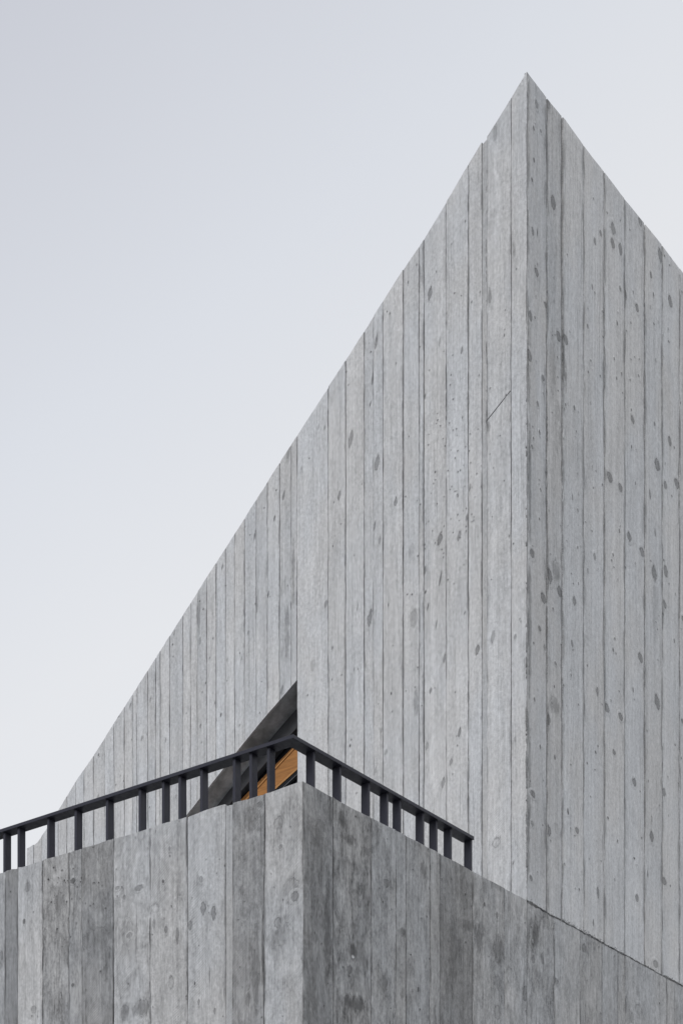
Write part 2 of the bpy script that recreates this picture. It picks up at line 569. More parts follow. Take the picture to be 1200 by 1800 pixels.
Z_TER = 5.05                                   # terrace floor, hidden below the parapet's top
# where the slanting head meets the sill
o1, o2 = openL[-2], openL[-1]
SV_ = o1[0] + (Z_SILL - o1[1]) / (o2[1] - o1[1]) * (o2[0] - o1[0])
head = [q for q in openL if q[1] > Z_SILL] + [(SV_, Z_SILL)]

def extrude(face, p0, outline, d0, d1, name, mat, parent):
    bot = [pt(face, p0, s, d0, z) for s, z in outline]
    top = [pt(face, p0, s, d1, z) for s, z in outline]
    return recalc(MB().prism(bot, top).build(name, mat, parent))

TH = 0.22
lowr = [(s, z - 0.012) for s, z in roofL]
SG0, SG1 = s_of('L', 0, 855), s_of('L', 0, 847)
A_out = [(0.02, 0.0), (0.02, lowr[0][1] - 0.02)] + [q for q in lowr if 0.02 < q[0] < SJ - 1e-3] + [(SJ, interp(lowr, SJ)), (SJ, 0.0)]
extrude('L', 0, A_out, -0.021, -TH - 0.1, 'wall', M_CORE, tower)
B_out = [(SJ + 0.001, 0.0), (SJ + 0.001, Z_SILL)] + [(SV_, Z_SILL)] + head[::-1][1:-1] + [(SJ + 0.001, head[0][1])] + \
        [(SJ + 0.001, interp(lowr, SJ))] + [q for q in lowr if q[0] > SJ + 1e-3 and q[0] < SE - 1e-3] + [(SE, interp(lowr, SE)), (SE, 0.0)]
extrude('L', 0, B_out, -0.021, -TH, 'wall', M_SOFFIT, tower)
R_END = 7.5
recalc(MB().prism([(0.021, 0.021, 0), (R_END, 0.021, 0), (R_END, 0.32, 0), (0.021, 0.32, 0)],
                  [(0.021, 0.021, ZR - 0.04), (R_END, 0.021, ZR - 0.04), (R_END, 0.32, ZR - 0.37), (0.021, 0.32, ZR - 0.37)]).build('wall', M_CORE, tower))
# sloping roof slab and the hidden back wall
q0, q1 = interp(lowr, 0.34), interp(lowr, SE)
s_low = s_of('L', 0, 65); z_low = interp(lowr, s_low)
rs = MB()
rs.prism([(TH + 0.002, 0.02, ZR - 0.36), (TH + 0.002, s_low, z_low - 0.30), (R_END, s_low, z_low - 0.30), (R_END, 0.02, ZR - 0.36)],
         [(TH + 0.002, 0.02, ZR - 0.06), (TH + 0.002, s_low, z_low - 0.04), (R_END, s_low, z_low - 0.04), (R_END, 0.02, ZR - 0.06)])
recalc(rs.build('roof', M_CORE, tower))
MB().box((0.02 + TH, SE - 0.22, 0), (R_END, SE, z_low - 0.32)).build('back_wall', M_CORE, tower)
MB().box((R_END - 0.22, 0.33, 0), (R_END - 0.002, SE - 0.23, z_low - 0.35)).build('back_wall', M_CORE, tower)

tboards = []
rng = random.Random(4)
zfoot = lambda s: Z_TER - 0.2
rl = lambda s: interp(roofL, s)
TS = 1.03
A_px = [(925, 898, .50), (898, 855, .495), (847, 823, .50), (823, 784, .50), (784, 745, .498), (745, 736, .485), (736, 709, .49),
        (709, 673, .50), (673, 657, .495), (657, 640, .485), (640, 608, .50), (608, 577, .485), (577, 522, .51)]
def gap_for(i):
    return 1.0 * [0.0018, 0.003, 0.0045, 0.003, 0.0022, 0.0050, 0.0015, 0.0052, 0.0012, 0.0035, 0.0018, 0.0050, 0.004][i % 13]
for i, (x0, x1, tn) in enumerate(A_px):
    s0 = s_of('L', 0, x0) if x0 != 925 else -0.0015
    s1 = s_of('L', 0, x1)
    tboards.append(board(tower, 'L', 0, s0, s1, zfoot, rl, tn * TS * rng.uniform(0.985, 1.015), i + 1.37,
                         mottle=0.10, proud=0.001 + 0.0060 * rng.random(), gap=gap_for(i),
                         fringe=[.35, 1.0, .7, .9, .5, 1.1, .3, 1.0, .3, .8, .45, .9, .5][i % 13],
                         top_rough=0.0004 if i == 0 else 0.002))
# recessed construction joint strip
def strip(parent, face, p0, xa, xb, zt, zb, tone, seed, depth=-0.006):
    s0, s1 = sorted((s_of(face, p0, xa), s_of(face, p0, xb)))
    return board(parent, face, p0, s0 - 0.004, s1 + 0.004, zb, zt, tone, seed, mottle=0.03, proud=depth, gap=0.0,
                 name='joint_strip', back=-0.03, fringe=0.4, ragged=0.0002)
strip(tower, 'L', 0, 855, 847, lambda s: rl(s) - 0.012, zfoot, .44, 61.3)

B_edges = [522, 512, 491.5, 470, 450.5, 430, 412.5, 396.5, 380, 364, 347, 335, 322, 298.5, 282, 274, 260, 241, 233, 219,
           201, 185, 165, 148, 133, 118, 103, 88, 74, 60, 47]
hl = lambda s: (interp(head, s) if s < SV_ else Z_TER - 0.2)
Btone = {0: .45, 1: .47, 3: .50, 4: .485, 9: .455, 12: .475, 15: .48}
for i, (x0, x1) in enumerate(zip(B_edges, B_edges[1:])):
    s0, s1 = s_of('L', 0, x0), s_of('L', 0, x1)
    if s0 < SV_ < s1:
        zb = lambda s: interp([head[-2], head[-1]], s)
    elif s1 <= SV_:
        zb = lambda s: interp(head, s)
    else:
        zb = zfoot
    tboards.append(board(tower, 'L', 0, s0, s1, zb, rl, TS * Btone.get(i, .505) * rng.uniform(0.985, 1.02), 20 + i * 1.13,
                         mottle=0.14 if i in (0, 1, 9) else 0.10, proud=0.0008 + 0.003 * rng.random(),
                         gap=rng.choice([0.0010, 0.0016, 0.0024, 0.0038]), fringe=rng.choice([.3, .5, .8]), top_rough=0.003))
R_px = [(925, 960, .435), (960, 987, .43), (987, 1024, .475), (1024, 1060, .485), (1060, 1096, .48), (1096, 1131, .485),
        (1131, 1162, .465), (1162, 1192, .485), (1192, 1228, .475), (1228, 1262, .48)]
rr_ = lambda s: interp(ridgeR, s)
PR0 = -0.015                                   # parapet's right-hand face stands 15 mm proud of the tower's
crack_px = [(533, 1374), (830, 1531), (925, 1582), (975, 1611), (1020, 1635), (1060, 1657), (1100, 1679), (1150, 1707), (1195, 1730), (1260, 1765)]
crackR = [on_plane('R', PR0, *p) for p in crack_px]
cz = lambda s: interp(crackR, s)
for i, (x0, x1, tn) in enumerate(R_px):
    s0 = s_of('R', 0, x0) if x0 != 925 else -0.0012
    s1 = s_of('R', 0, x1)
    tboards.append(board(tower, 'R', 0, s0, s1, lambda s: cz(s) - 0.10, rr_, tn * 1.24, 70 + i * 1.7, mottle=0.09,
                         proud=0.001 + 0.0060 * rng.random(), gap=[.010, .013, .008, .007, .012, .008, .017, .007, .014][i % 9], fringe=3.0 if i == 0 else 2.1,
                         top_rough=0.0004 if i == 0 else 0.003, ragged=0.0016))
w9 = s_of('R', 0, 1262)
for k in range(14):                            # the same face going on beyond the picture
    a = w9 + 0.33 * k
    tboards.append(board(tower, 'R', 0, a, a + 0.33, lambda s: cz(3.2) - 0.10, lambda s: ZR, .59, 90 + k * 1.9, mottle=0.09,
                         proud=0.002, gap=.010, fringe=2.1, step=0.3))

KA = [(755.7, 516, 7, 24, .42), (662, 600, 4, 25, .38), (655, 665, 4, 22, .38), (652, 619, 2.5, 4, .8), (686, 552, 2, 6, .7),
      (697, 639, 2, 5, .6), (651, 710, 2, 10, .35), (617, 772, 7, 32, .30), (663, 815, 8, 30, .30), (597, 872, 5, 16, .32),
      (696, 883, 6, 16, .40), (812, 617, 4, 13, .40), (659, 925, 4, 14, .28), (668, 950, 4, 14, .28), (773, 948, 8, 22, .36),
      (807, 943, 6, 16, .32), (723, 968, 10, 24, .12), (826, 858, 4, 13, .32), (821, 910, 4, 14, .32), (773, 600, 3, 18, .18),
      (879, 883, 6, 16, .12, 'r'), (571, 752, 2, 10, .26), (560, 750, 2, 10, .16), (530, 828, 4, 12, .14), (507, 797, 5, 18, .2),
      (858, 750, 7, 18, .22, 's'), (860, 520, 5, 30, .24, 's'), (747, 697, 3, 12, .34), (769, 739, 3, 4, .8), (765, 830, 3, 5, .75),
      (713, 873, 2, 3, .8), (800, 806, 2, 5, .6), (823, 786, 2, 5, .8), (813, 735, 2, 6, .6), (571, 653, 2, 4, .7),
      (842, 660, 2.5, 4, .8), (793, 660, 2.4, 4, .8), (573, 1062, 6, 14, .28), (650, 1087, 8, 28, .34), (629, 1067, 2, 16, .24),
      (839, 1143, 7, 18, .36), (866, 1120, 7, 22, .24), (747, 1003, 4, 17, .50), (774, 1017, 3, 28, .42), (748, 1041, 3, 7, .75),
      (752, 1067, 3, 14, .36), (767, 1097, 2, 16, .30), (727, 1087, 14, 30, .16, 's'), (817, 1078, 2, 8, .35), (781, 1157, 5, 14, .30),
      (757, 1214, 4, 10, .34), (688, 1220, 2.3, 6, .85), (732, 1232, 9, 36, .18, 's'), (808, 1288, 5, 16, .38), (750, 1312, 6, 14, .22),
      (793, 1340, 5, 12, .28), (679, 1323, 4, 9, .24), (616, 1311, 2.6, 7, .85), (779, 1375, 6, 20, .30), (660, 1357, 5, 14, .18),
      (642, 1172, 4, 14, .22), (550, 1170, 9, 20, .10), (585, 1140, 3, 8, .26), (623, 1177, 2, 9, .22), (601, 1187, 2, 4, .7),
      (584, 1195, 2, 4, .7), (541, 1222, 2, 5, .55), (872, 1482, 13, 20, .22, 'r'), (902, 1517, 3, 10, .26), (716, 1045, 2.6, 3, .8),
      (724, 1045, 2.6, 3, .8), (734, 978, 2, 5, .7), (683, 1064, 2, 7, .45), (671, 1284, 3, 12, .2), (818, 390, 2, 6, .4),
      (794, 430, 2, 6, .3), (829, 531, 2, 6, .6), (717, 497, 2.4, 7, .45), (785, 552, 2, 5, .5), (870, 235, 6, 30, .15, 's'),
      (889, 695, 2, 6, .3), (902, 956, 2.4, 4, .6), (886, 590, 2, 6, .4), (880, 640, 2, 9, .16), (905, 1300, 3, 12, .16, 's'),
      (905, 1120, 4, 10, .26), (903, 440, 4, 30, .14, 's')]
cl = random.Random(11)
for _ in range(75):                           # blow-holes scattered round the middle boards
    KA.append((cl.gauss(800, 26), cl.gauss(850, 95), 1.4, cl.uniform(1.6, 3.6), cl.uniform(.2, .6)))
for _ in range(60):
    KA.append((cl.uniform(540, 915), cl.uniform(450, 1450), 1.5, cl.uniform(2, 4), cl.uniform(.25, .69)))
KB = [(499, 871, 4, 18, .32), (483, 911, 3, 11, .38), (486, 862, 2.2, 4, .8), (448, 942, 3, 16, .34), (391, 997, 2.5, 11, .34),
      (380, 1020, 3, 10, .34), (380, 1073, 3, 9, .26), (472, 1045, 3, 14, .42), (352, 1127, 5, 14, .22), (496, 1212, 4, 16, .30),
      (498, 1033, 7, 26, .14, 'r'), (307, 1113, 3, 10, .22), (304, 1133, 2, 4, .7), (265, 1230, 3, 10, .22), (230, 1240, 3, 12, .28),
      (358, 1071, 2, 4, .8), (352, 1057, 2, 4, .8), (174, 1327, 2.4, 6, .5), (250, 1298, 3, 10, .24), (292, 1301, 3, 12, .26),
      (389, 1257, 3, 9, .38), (380, 1270, 2, 14, .28), (353, 1276, 3, 8, .28), (259, 1291, 2, 6, .2), (465, 893, 2, 4, .7),
      (507, 800, 5, 18, .24), (430, 1085, 3, 30, .18, 's'), (452, 1060, 3, 34, .22, 's'), (350, 1080, 5, 60, .20, 's'),
      (505, 1120, 8, 90, .18, 's'), (516, 1010, 5, 120, .22, 's'), (247, 1187, 2, 4, .4), (425, 1158, 3, 9, .2), (437, 1112, 3, 8, .22),
      (400, 1160, 3, 8, .2), (173, 1400, 2, 8, .25), (310, 1400, 3, 9, .2), (237, 1385, 3, 9, .2), (290, 1440, 2, 8, .2)]
for _ in range(50):
    KB.append((cl.uniform(180, 515), cl.uniform(900, 1430), 1.6, cl.uniform(2, 5), cl.uniform(.15, .5)))
KR = [(941.7, 478.6, 7, 14, .50), (958, 537, 6, 9, .50), (931, 555.6, 7, 16, .46), (980.5, 591.7, 8, 19, .44), (992, 598.6, 8, 15, .44),
      (929, 625, 8, 19, .36), (953, 665, 5, 10, .40), (943.6, 710.6, 4, 9, .42), (946.7, 761, 3, 9, .32), (934, 786, 4, 7, .34),
      (1043.6, 425, 4, 13, .44), (1054, 410.6, 4, 10, .40), (1074.4, 429, 7, 16, .44), (1088, 440, 6, 20, .38), (1158, 450, 7, 23, .42),
      (1141.7, 484, 4, 11, .36), (1175.8, 530.6, 7, 18, .50), (1118, 542, 6, 14, .52), (1098, 519, 4, 17, .40), (1088, 509, 4, 9, .38),
      (1039, 505, 2.4, 11, .30), (1031, 574, 3, 10, .34), (1082.5, 569.4, 3, 9, .42), (1107, 568, 2, 5, .34), (1146, 518.6, 2.6, 8, .34),
      (1110, 738, 6, 14, .52), (1007, 718, 3.4, 9, .40), (1069.4, 840, 9, 17, .44), (1088, 858, 7, 13, .48), (1153, 818, 9, 22, .48),
      (1175, 776, 6, 16, .52), (1167.5, 854, 6, 13, .50), (1187.5, 850.6, 9, 16, .54), (1148, 746, 3, 9, .32), (1108, 786, 2.5, 8, .36),
      (1090, 658, 2.5, 6, .34), (949, 861, 2.5, 7, .34), (1004, 875, 2.4, 11, .24), (1140, 869, 2.4, 18, .36), (1115, 850, 2, 8, .3),
      (1150, 635, 2, 9, .22), (970.8, 356, 8, 24, .48), (936.7, 226, 3, 10, .40), (949, 231, 2.4, 7, .44), (941.7, 184, 5, 14, .28),
      (963, 184, 6, 18, .30), (937.5, 282, 3, 9, .36), (934, 316.7, 3.4, 9, .40), (935, 407, 4, 14, .38), (943, 409, 2, 14, .38),
      (1075, 403, 8, 20, .32), (1123, 390, 6, 16, .34), (934, 973, 8, 16, .46), (965, 1013, 8, 24, .46), (982, 1039, 8, 18, .50),
      (954, 1052, 9, 17, .40), (1007, 1057, 6, 15, .50), (947, 1105, 5, 9, .38), (956, 1139, 4, 10, .28), (1003, 1132, 4, 12, .34),
      (1043, 979, 4, 13, .34), (1031, 1004, 3, 11, .22), (1104, 944, 7, 16, .46), (1127, 971, 8, 16, .46), (1148, 1009, 9, 24, .50),
      (1168, 1005, 7, 20, .48), (1166, 1063, 6, 14, .46), (1124, 1157, 8, 15, .56), (1048, 1217, 4, 16, .36), (1064, 1245, 8, 15, .42),
      (1088, 1260, 7, 12, .48), (963, 1265, 6, 18, .40), (1153, 1235, 9, 25, .48), (1045, 1323, 3.2, 7, .75), (1077, 1323, 5, 9, .44),
      (1113, 1375, 7, 15, .52), (974, 1332, 3, 10, .38), (948, 1313, 3, 9, .34), (975, 1167, 4, 6, .34), (938, 1230, 3, 9, .40),
      (1001, 1187, 2.5, 6, .38), (1086, 934, 3, 9, .30), (1183, 1127, 2.5, 8, .38), (1149, 937, 2.5, 15, .28), (1111, 1213, 2.4, 10, .36),
      (1165, 1393, 6, 15, .38), (935, 1396, 9, 12, .46), (1075, 976, 3, 7, .34), (1075, 1143, 3.4, 8, .30), (1199, 1090, 6, 12, .46),
      (1197, 1268, 4, 8, .42), (963, 1460, 8, 18, .46), (977, 1457, 8, 18, .10), (1012, 1460, 6, 11, .34), (996, 1427, 3.4, 12, .42),
      (934, 1448, 5, 10, .30), (932, 1544, 5, 10, .42), (1143, 1471, 7, 18, .46), (1143, 1440, 3, 12, .25, 'r'), (1165, 1549, 8, 13, .58),
      (1118, 1579, 6, 12, .56), (1049, 1569, 4, 18, .42), (1136, 1537, 2.5, 14, .34), (1041, 1623, 2.5, 14, .34), (1113, 1509, 3, 4, .85),
      (1066, 1438, 3.4, 5, .4), (1150, 1695, 9, 13, .30), (990, 1520, 2.4, 7, .34), (1016, 1564, 2.4, 5, .34), (1166, 450, 2, 4, .8),
      (1175, 467, 2, 3, .8), (1147, 570, 2.4, 4, .8), (1173.5, 601, 2.4, 4, .85), (1077, 631, 2.4, 5, .7), (1032, 654, 2, 4, .4),
      (1053, 661, 2, 4, .4), (1106, 668, 2, 3, .6), (980, 760, 12, 90, .12, 's'), (970, 640, 10, 120, .10, 's'), (930, 850, 5, 200, .24, 's'),
      (988, 640, 4, 70, .34, 's'), (992, 660, 3, 50, .26, 's'), (974, 1240, 16, 30, .20, 's'), (976, 1005, 14, 36, .20, 's'),
      (930, 1100, 5, 260, .22, 's'), (929, 620, 5, 140, .16, 's'), (930, 1380, 5, 200, .18, 's'), (982, 770, 6, 40, .12, 's'),
      (1150, 1060, 10, 120, .10, 's'), (952, 1500, 8, 90, .10, 's')]
for _ in range(170):
    KR.append((cl.uniform(930, 1200), cl.uniform(330, 1600), 1.5, cl.uniform(2, 6), cl.uniform(.12, .5)))
marks([b for b in tboards if b['face'] == 'L'], KA + KB, tower, 'pinholes')
marks([b for b in tboards if b['face'] == 'R'], KR, tower, 'pinholes')

# incised slanting line on the second board from the corner
sa, za = on_plane('L', 0, 853.5, 742); sb, zb_ = on_plane('L', 0, 897, 687)
dn = 0.0035
MB().prism([pt('L', 0, sa, 0.0052, za - dn), pt('L', 0, sb, 0.0052, zb_ - dn * .5), pt('L', 0, sb, 0.0052, zb_ + dn * .5), pt('L', 0, sa, 0.0052, za + dn)],
           [pt('L', 0, sa, -0.004, za - dn), pt('L', 0, sb, -0.004, zb_ - dn * .5), pt('L', 0, sb, -0.004, zb_ + dn * .5), pt('L', 0, sa, -0.004, za + dn)]
           ).build('score_line', M_FRAME, tower)

# ------------------------------------------------------------------ slanted window in the opening
DW = TH                                                    # window stands behind the concrete reveal
def band(px_hi, px_lo, d_front, d_back, name, mat, parent, ext=0.5):
    """bar following the slope between an upper and a lower pixel line"""
    hi = [on_plane('L', d_front, *p) for p in px_hi]; lo = [on_plane('L', d_front, *p) for p in px_lo]
    s0 = SJ - 0.30; s1 = SV_ + 0.6
    ol = [(s0, interp(hi, s0)), (s1, interp(hi, s1)), (s1, interp(lo, s1)), (s0, interp(lo, s0))]
    bot = [(d_front, s, z) for s, z in ol]; top = [(d_back, s, z) for s, z in ol]
    return recalc(MB().prism(bot, top).build(name, mat, parent))
win = band([(520, 1243), (374, 1413)], [(518, 1281), (425.7, 1386)], DW + 0.003, DW + 0.09, 'window', M_FRAME, tower)
band([(520, 1228), (374, 1398)], [(520, 1368), (425.7, 1478)], DW + 0.06, DW + 0.075, 'pane', M_GLASS, win)
band([(518, 1315.5), (455, 1383)], [(520, 1350), (484, 1382)], DW + 0.02, DW + 0.058, 'sash', M_WOOD, win)
band([(518, 1312.6), (455, 1379.5)], [(518, 1315.0), (455, 1382.6)], DW + 0.012, DW + 0.058, 'bead', M_TRIM, win)
band([(520, 1350.4), (484, 1382.5)], [(520, 1354.5), (484, 1387)], DW + 0.006, DW + 0.058, 'bead', M_TRIM, win)
band([(520, 1355.0), (484, 1387.6)], [(520, 1361.5), (484, 1395)], DW + 0.012, DW + 0.058, 'gasket', M_GLASS, win)
band([(520, 1362.0), (484, 1395.6)], [(520, 1363.6), (484, 1397.4)], DW + 0.008, DW + 0.058, 'bead', M_FRAME, win)
band([(520, 1364.0), (484, 1398)], [(520, 1470), (484, 1500)], DW + 0.04, DW + 0.058, 'pane', M_GLASS, win)
band([(518, 1281.3), (425.7, 1386.3)], [(518, 1283), (425.7, 1388)], DW - 0.004, DW + 0.058, 'bead', M_FRAME, win)

# ------------------------------------------------------------------ lower volume with the parapet
DPX = 533
sD = s_of('R', PR0, DPX)                      # parapet corner, negative: towards the camera
PL0 = sD                                      # plane r = sD for the parapet's left-hand face
ppx = [(-160, 1422 + 0.303 * 533 + 0), (533, 1374)]
topL_px = [(-200, 1596.5), (0, 1535.5), (76, 1513), (145, 1492), (200, 1476), (265, 1456.5), (330, 1436), (397, 1415), (409, 1411), (465, 1396), (515, 1380), (533, 1374.5)]
topPL = [on_plane('L', PL0, *p) for p in topL_px]
ZP = on_plane('L', PL0, 533, 1374)[1]
topPL = [(s, ZP + (z - ZP) * 0.5) for s, z in topPL]
tpl = lambda s: interp(topPL, s)
par = empty('parapet_wall', sD, 0, 0)
props(par, 'blotchy darker grey board-marked concrete parapet block in front, carrying the black railing', 'wall')
PT = 0.26
L_END = 9.0
# inner cores
MB().box((sD + 0.021, PR0 + 0.021, 0), (sD + PT, L_END, ZP - 0.012)).build('wall_core', M_CORE, par)
MB().box((sD + PT + 0.001, PR0 + 0.021, 0), (-0.001, PR0 + PT, ZP - 0.012)).build('wall_core', M_CORE, par)
MB().box((sD + PT + 0.001, PR0 + PT + 0.001, Z_TER - 0.25), (-0.03, L_END, Z_TER)).build('terrace_floor', M_CORE, par)
# part of the lower wall that runs on below the tower's right face
out = [(0.0, 0.0)] + [(0.0, cz(0.0) - 0.03)] + [(s, z - 0.03) for s, z in crackR if s > 0.01] + [(R_END, crackR[-1][1] - 0.03), (R_END, 0.0)]
extrude('R', PR0, out, -0.0152, -0.0106, 'wall_core', M_CORE, par)

pboards = []
zg = lambda s: 0.0
PLx = [(533, 465, .40, .36), (465, 408, .33, .42), (397, 330, .435, .28), (330, 265, .425, .30), (265, 200, .41, .40),
       (200, 145, .315, .36), (145, 122, .345, .50), (122, 76, .35, .60), (76, 32, .44, .26), (32, 10, .30, .22), (10, -30, .36, .4), (-30, -95, .40, .4),
       (-95, -150, .35, .4)]
for i, (x0, x1, tn, mo) in enumerate(PLx):
    s0 = s_of('L', PL0, x0) if x0 != DPX else PR0 - 0.0015
    s1 = s_of('L', PL0, x1)
    pboards.append(board(par, 'L', PL0, s0, s1, zg, tpl, tn * (0.86 if tn < .36 else 1.0), 120 + i * 2.3, mottle=mo * 1.1, proud=[.003, .001, .0015, .0035, .001, .0045, .002, .0005, .004, .002, .003, .001][i % 12],
                         gap=[.0015, .003, .002, .0018, .003, .001, .0015, .0008, .0015, .001, .003][i % 11], step=0.04, top_rough=0.005, ragged=0.0018))
sx_ = s_of('L', PL0, -150)
for k in range(20):
    a = sx_ + 0.27 * k
    if a + 0.27 < L_END:
        pboards.append(board(par, 'L', PL0, a, a + 0.27, zg, lambda s: ZP, random.Random(k).choice([.34, .38, .42]), 160 + k * 1.3, mottle=.4,
                             proud=.002, gap=.003, step=0.3))
strip(par, 'L', PL0, 408, 397, lambda s: tpl(s) - 0.006, zg, .40, 151.1, depth=-0.004)
PRx = [(533, 585, .235, .50), (585, 652, .26, .70), (652, 695, .30, .50), (695, 713, .325, .36), (713, 755, .31, .40), (755, 772, .32, .30),
       (772, 830, .222, .40), (830, 885, .34, .42), (885, 925, .345, .45), (925, 973, .305, .55), (973, 1018, .365, .30), (1018, 1057, .33, .34),
       (1057, 1085, .35, .26), (1085, 1097, .36, .26), (1097, 1170, .37, .30), (1170, 1215, .35, .30), (1215, 1262, .35, .3)]
prough = random.Random(8)
jag = [(x, prough.uniform(-0.003, 0.0025)) for x in [sD + 0.05 * k for k in range(160)]]
def crz(s):
    return cz(s) + (interp(jag, s) if s > 0.0 else 0.0)
for i, (x0, x1, tn, mo) in enumerate(PRx):
    s0 = s_of('R', PR0, x0) if x0 != DPX else sD - 0.0012
    s1 = s_of('R', PR0, x1)
    bk = -0.022 if x1 <= 925 else -0.0108
    pboards.append(board(par, 'R', PR0, s0, s1, zg, crz, tn * 1.17, 200 + i * 1.9, mottle=mo * 1.3,
                         proud=[.002, .001, .0035, .002, .0015, .003, .0012, .004, .0025, .001, .003, .0015][i % 12],
                         gap=[.004, .002, .003, .001, .0025, .001, .002, .0008, .003, .0025, .0015, .005][i % 12],
                         step=0.04, top_rough=0.004, ragged=0.0014, back=bk))
w9 = s_of('R', PR0, 1262)
for k in range(14):
    a = w9 + 0.33 * k
    pboards.append(board(par, 'R', PR0, a, a + 0.33, zg, lambda s: crackR[-1][1], .41, 240 + k * 1.3, mottle=.4, proud=.002, gap=.003,
                         step=0.3, back=-0.0108))

KP = [(50, 1560, 10, 16, .30), (44, 1620, 4, 9, .8), (80, 1642, 8, 20, .20), (105, 1585, 18, 40, .22, 's'), (117, 1670, 16, 50, .22, 's'),
      (129, 1549, 9, 9, .75), (86, 1546, 3, 4, .85), (114, 1548, 3, 5, .8), (91, 1586, 3, 4, .8), (101, 1633, 3, 4, .8), (129, 1732, 5, 6, .7),
      (61, 1775, 9, 14, .28), (245, 1561, 14, 10, .36), (219, 1578, 5, 8, .28), (207, 1562, 7, 7, .28), (228, 1645, 9, 10, .25),
      (299, 1493, 4, 8, .34), (288, 1550, 4, 6, .75), (274, 1597, 14, 18, .16, 'r'), (272, 1625, 5, 18, .40), (293, 1634, 6, 13, .42),
      (313, 1645, 6, 32, .36), (302, 1729, 10, 22, .30, 'r'), (354, 1546, 6, 10, .36), (358, 1597, 9, 24, .42), (376, 1606, 9, 26, .46),
      (335, 1627, 8, 18, .34), (350, 1762, 4, 10, .42), (378, 1777, 4, 11, .42), (343, 1729, 3, 8, .5), (369, 1715, 2.4, 30, .35),
      (490, 1447, 16, 22, .26, 'r'), (494, 1489, 7, 7, .32), (519, 1576, 14, 17, .36), (489, 1622, 13, 18, .34, 'r'), (426, 1566, 8, 18, .2, 's'),
      (436, 1757, 9, 24, .22), (220, 1780, 18, 26, .34, 's'), (250, 1772, 32, 30, .34, 's'), (170, 1650, 50, 40, .12, 's'), (490, 1640, 40, 60, .16, 's'),
      (512, 1560, 30, 34, .16, 's'), (225, 1640, 20, 60, .14, 's'), (450, 1700, 10, 160, .22, 's'), (440, 1440, 20, 40, .20, 's'),
      (110, 1530, 4, 3, .6), (95, 1525, 3, 3, .6), (175, 1552, 3, 3, .6), (167, 1552, 3, 3, .6), (118, 1585, 3, 4, .7),
      (457, 1415, 14, 12, .25, 's'), (460, 1500, 5, 90, .20, 's'), (462, 1660, 3, 120, .40, 's'), (4, 1680, 8, 16, .3), (300, 1505, 3, 3, .5),
      (600, 1440, 14, 28, .30, 's'), (618, 1478, 20, 18, .34, 's'), (632, 1545, 12, 14, -.30), (611, 1513, 8, 12, .25, 's'), (619, 1675, 20, 26, .40, 's'),
      (620, 1682, 3.5, 5, -.9), (614, 1705, 9, 14, .34), (642, 1498, 14, 18, .28, 's'), (678, 1553, 9, 16, .34), (624, 1764, 44, 26, .45, 's'),
      (708, 1640, 14, 14, .34, 's'), (675, 1733, 12, 34, .30, 's'), (744, 1529, 10, 30, .30, 's'), (734, 1740, 3, 10, .55), (840, 1650, 20, 50, .36, 's'),
      (875, 1672, 20, 52, .34, 's'), (872, 1610, 4, 12, .38), (940, 1645, 12, 44, .38, 's'), (936, 1687, 6, 14, .42), (952, 1685, 5, 20, .36),
      (922, 1745, 10, 30, .36), (976, 1725, 8, 10, .40), (872, 1727, 12, 24, .28), (872, 1780, 10, 24, .26, 'r'), (1121, 1775, 12, 18, .26, 'r'),
      (1109, 1790, 8, 20, .28), (895, 1715, 14, 30, .22, 'r'), (1025, 1667, 8, 14, .38), (822, 1628, 16, 20, .28, 's'), (850, 1590, 3, 8, .5),
      (560, 1500, 20, 120, .18, 's'), (575, 1640, 12, 160, .30, 's'), (548, 1740, 14, 90, .20, 's'), (643, 1600, 10, 90, .22, 's'),
      (580, 1430, 6, 40, .22, 's'), (800, 1680, 30, 70, .16, 's'), (668, 1450, 14, 24, -.10, 's'), (735, 1480, 10, 20, .22, 's'),
      (1009, 1590, 4, 3, .6), (880, 1560, 30, 18, .26, 's'), (850, 1560, 10, 20, .2, 's'), (660, 1420, 5, 5, .5), (624, 1435, 3, 3, .7)]
for _ in range(90):
    KP.append((cl.uniform(0, 533), cl.uniform(1450, 1790), 2.0, cl.uniform(2, 4.5), cl.uniform(.15, .6)))
for _ in range(26):
    KP.append((cl.gauss(122, 22), cl.gauss(1545, 38), 1.8, cl.uniform(1.6, 3.6), cl.uniform(.3, .7)))
for _ in range(80):
    KP.append((cl.uniform(533, 1190), cl.uniform(1440, 1790), 2.0, cl.uniform(2, 5), cl.uniform(.15, .55)))
marks([b for b in pboards if b['face'] == 'L'], KP, par, 'pinholes')
marks([b for b in pboards if b['face'] == 'R'], KP, par, 'pinholes')

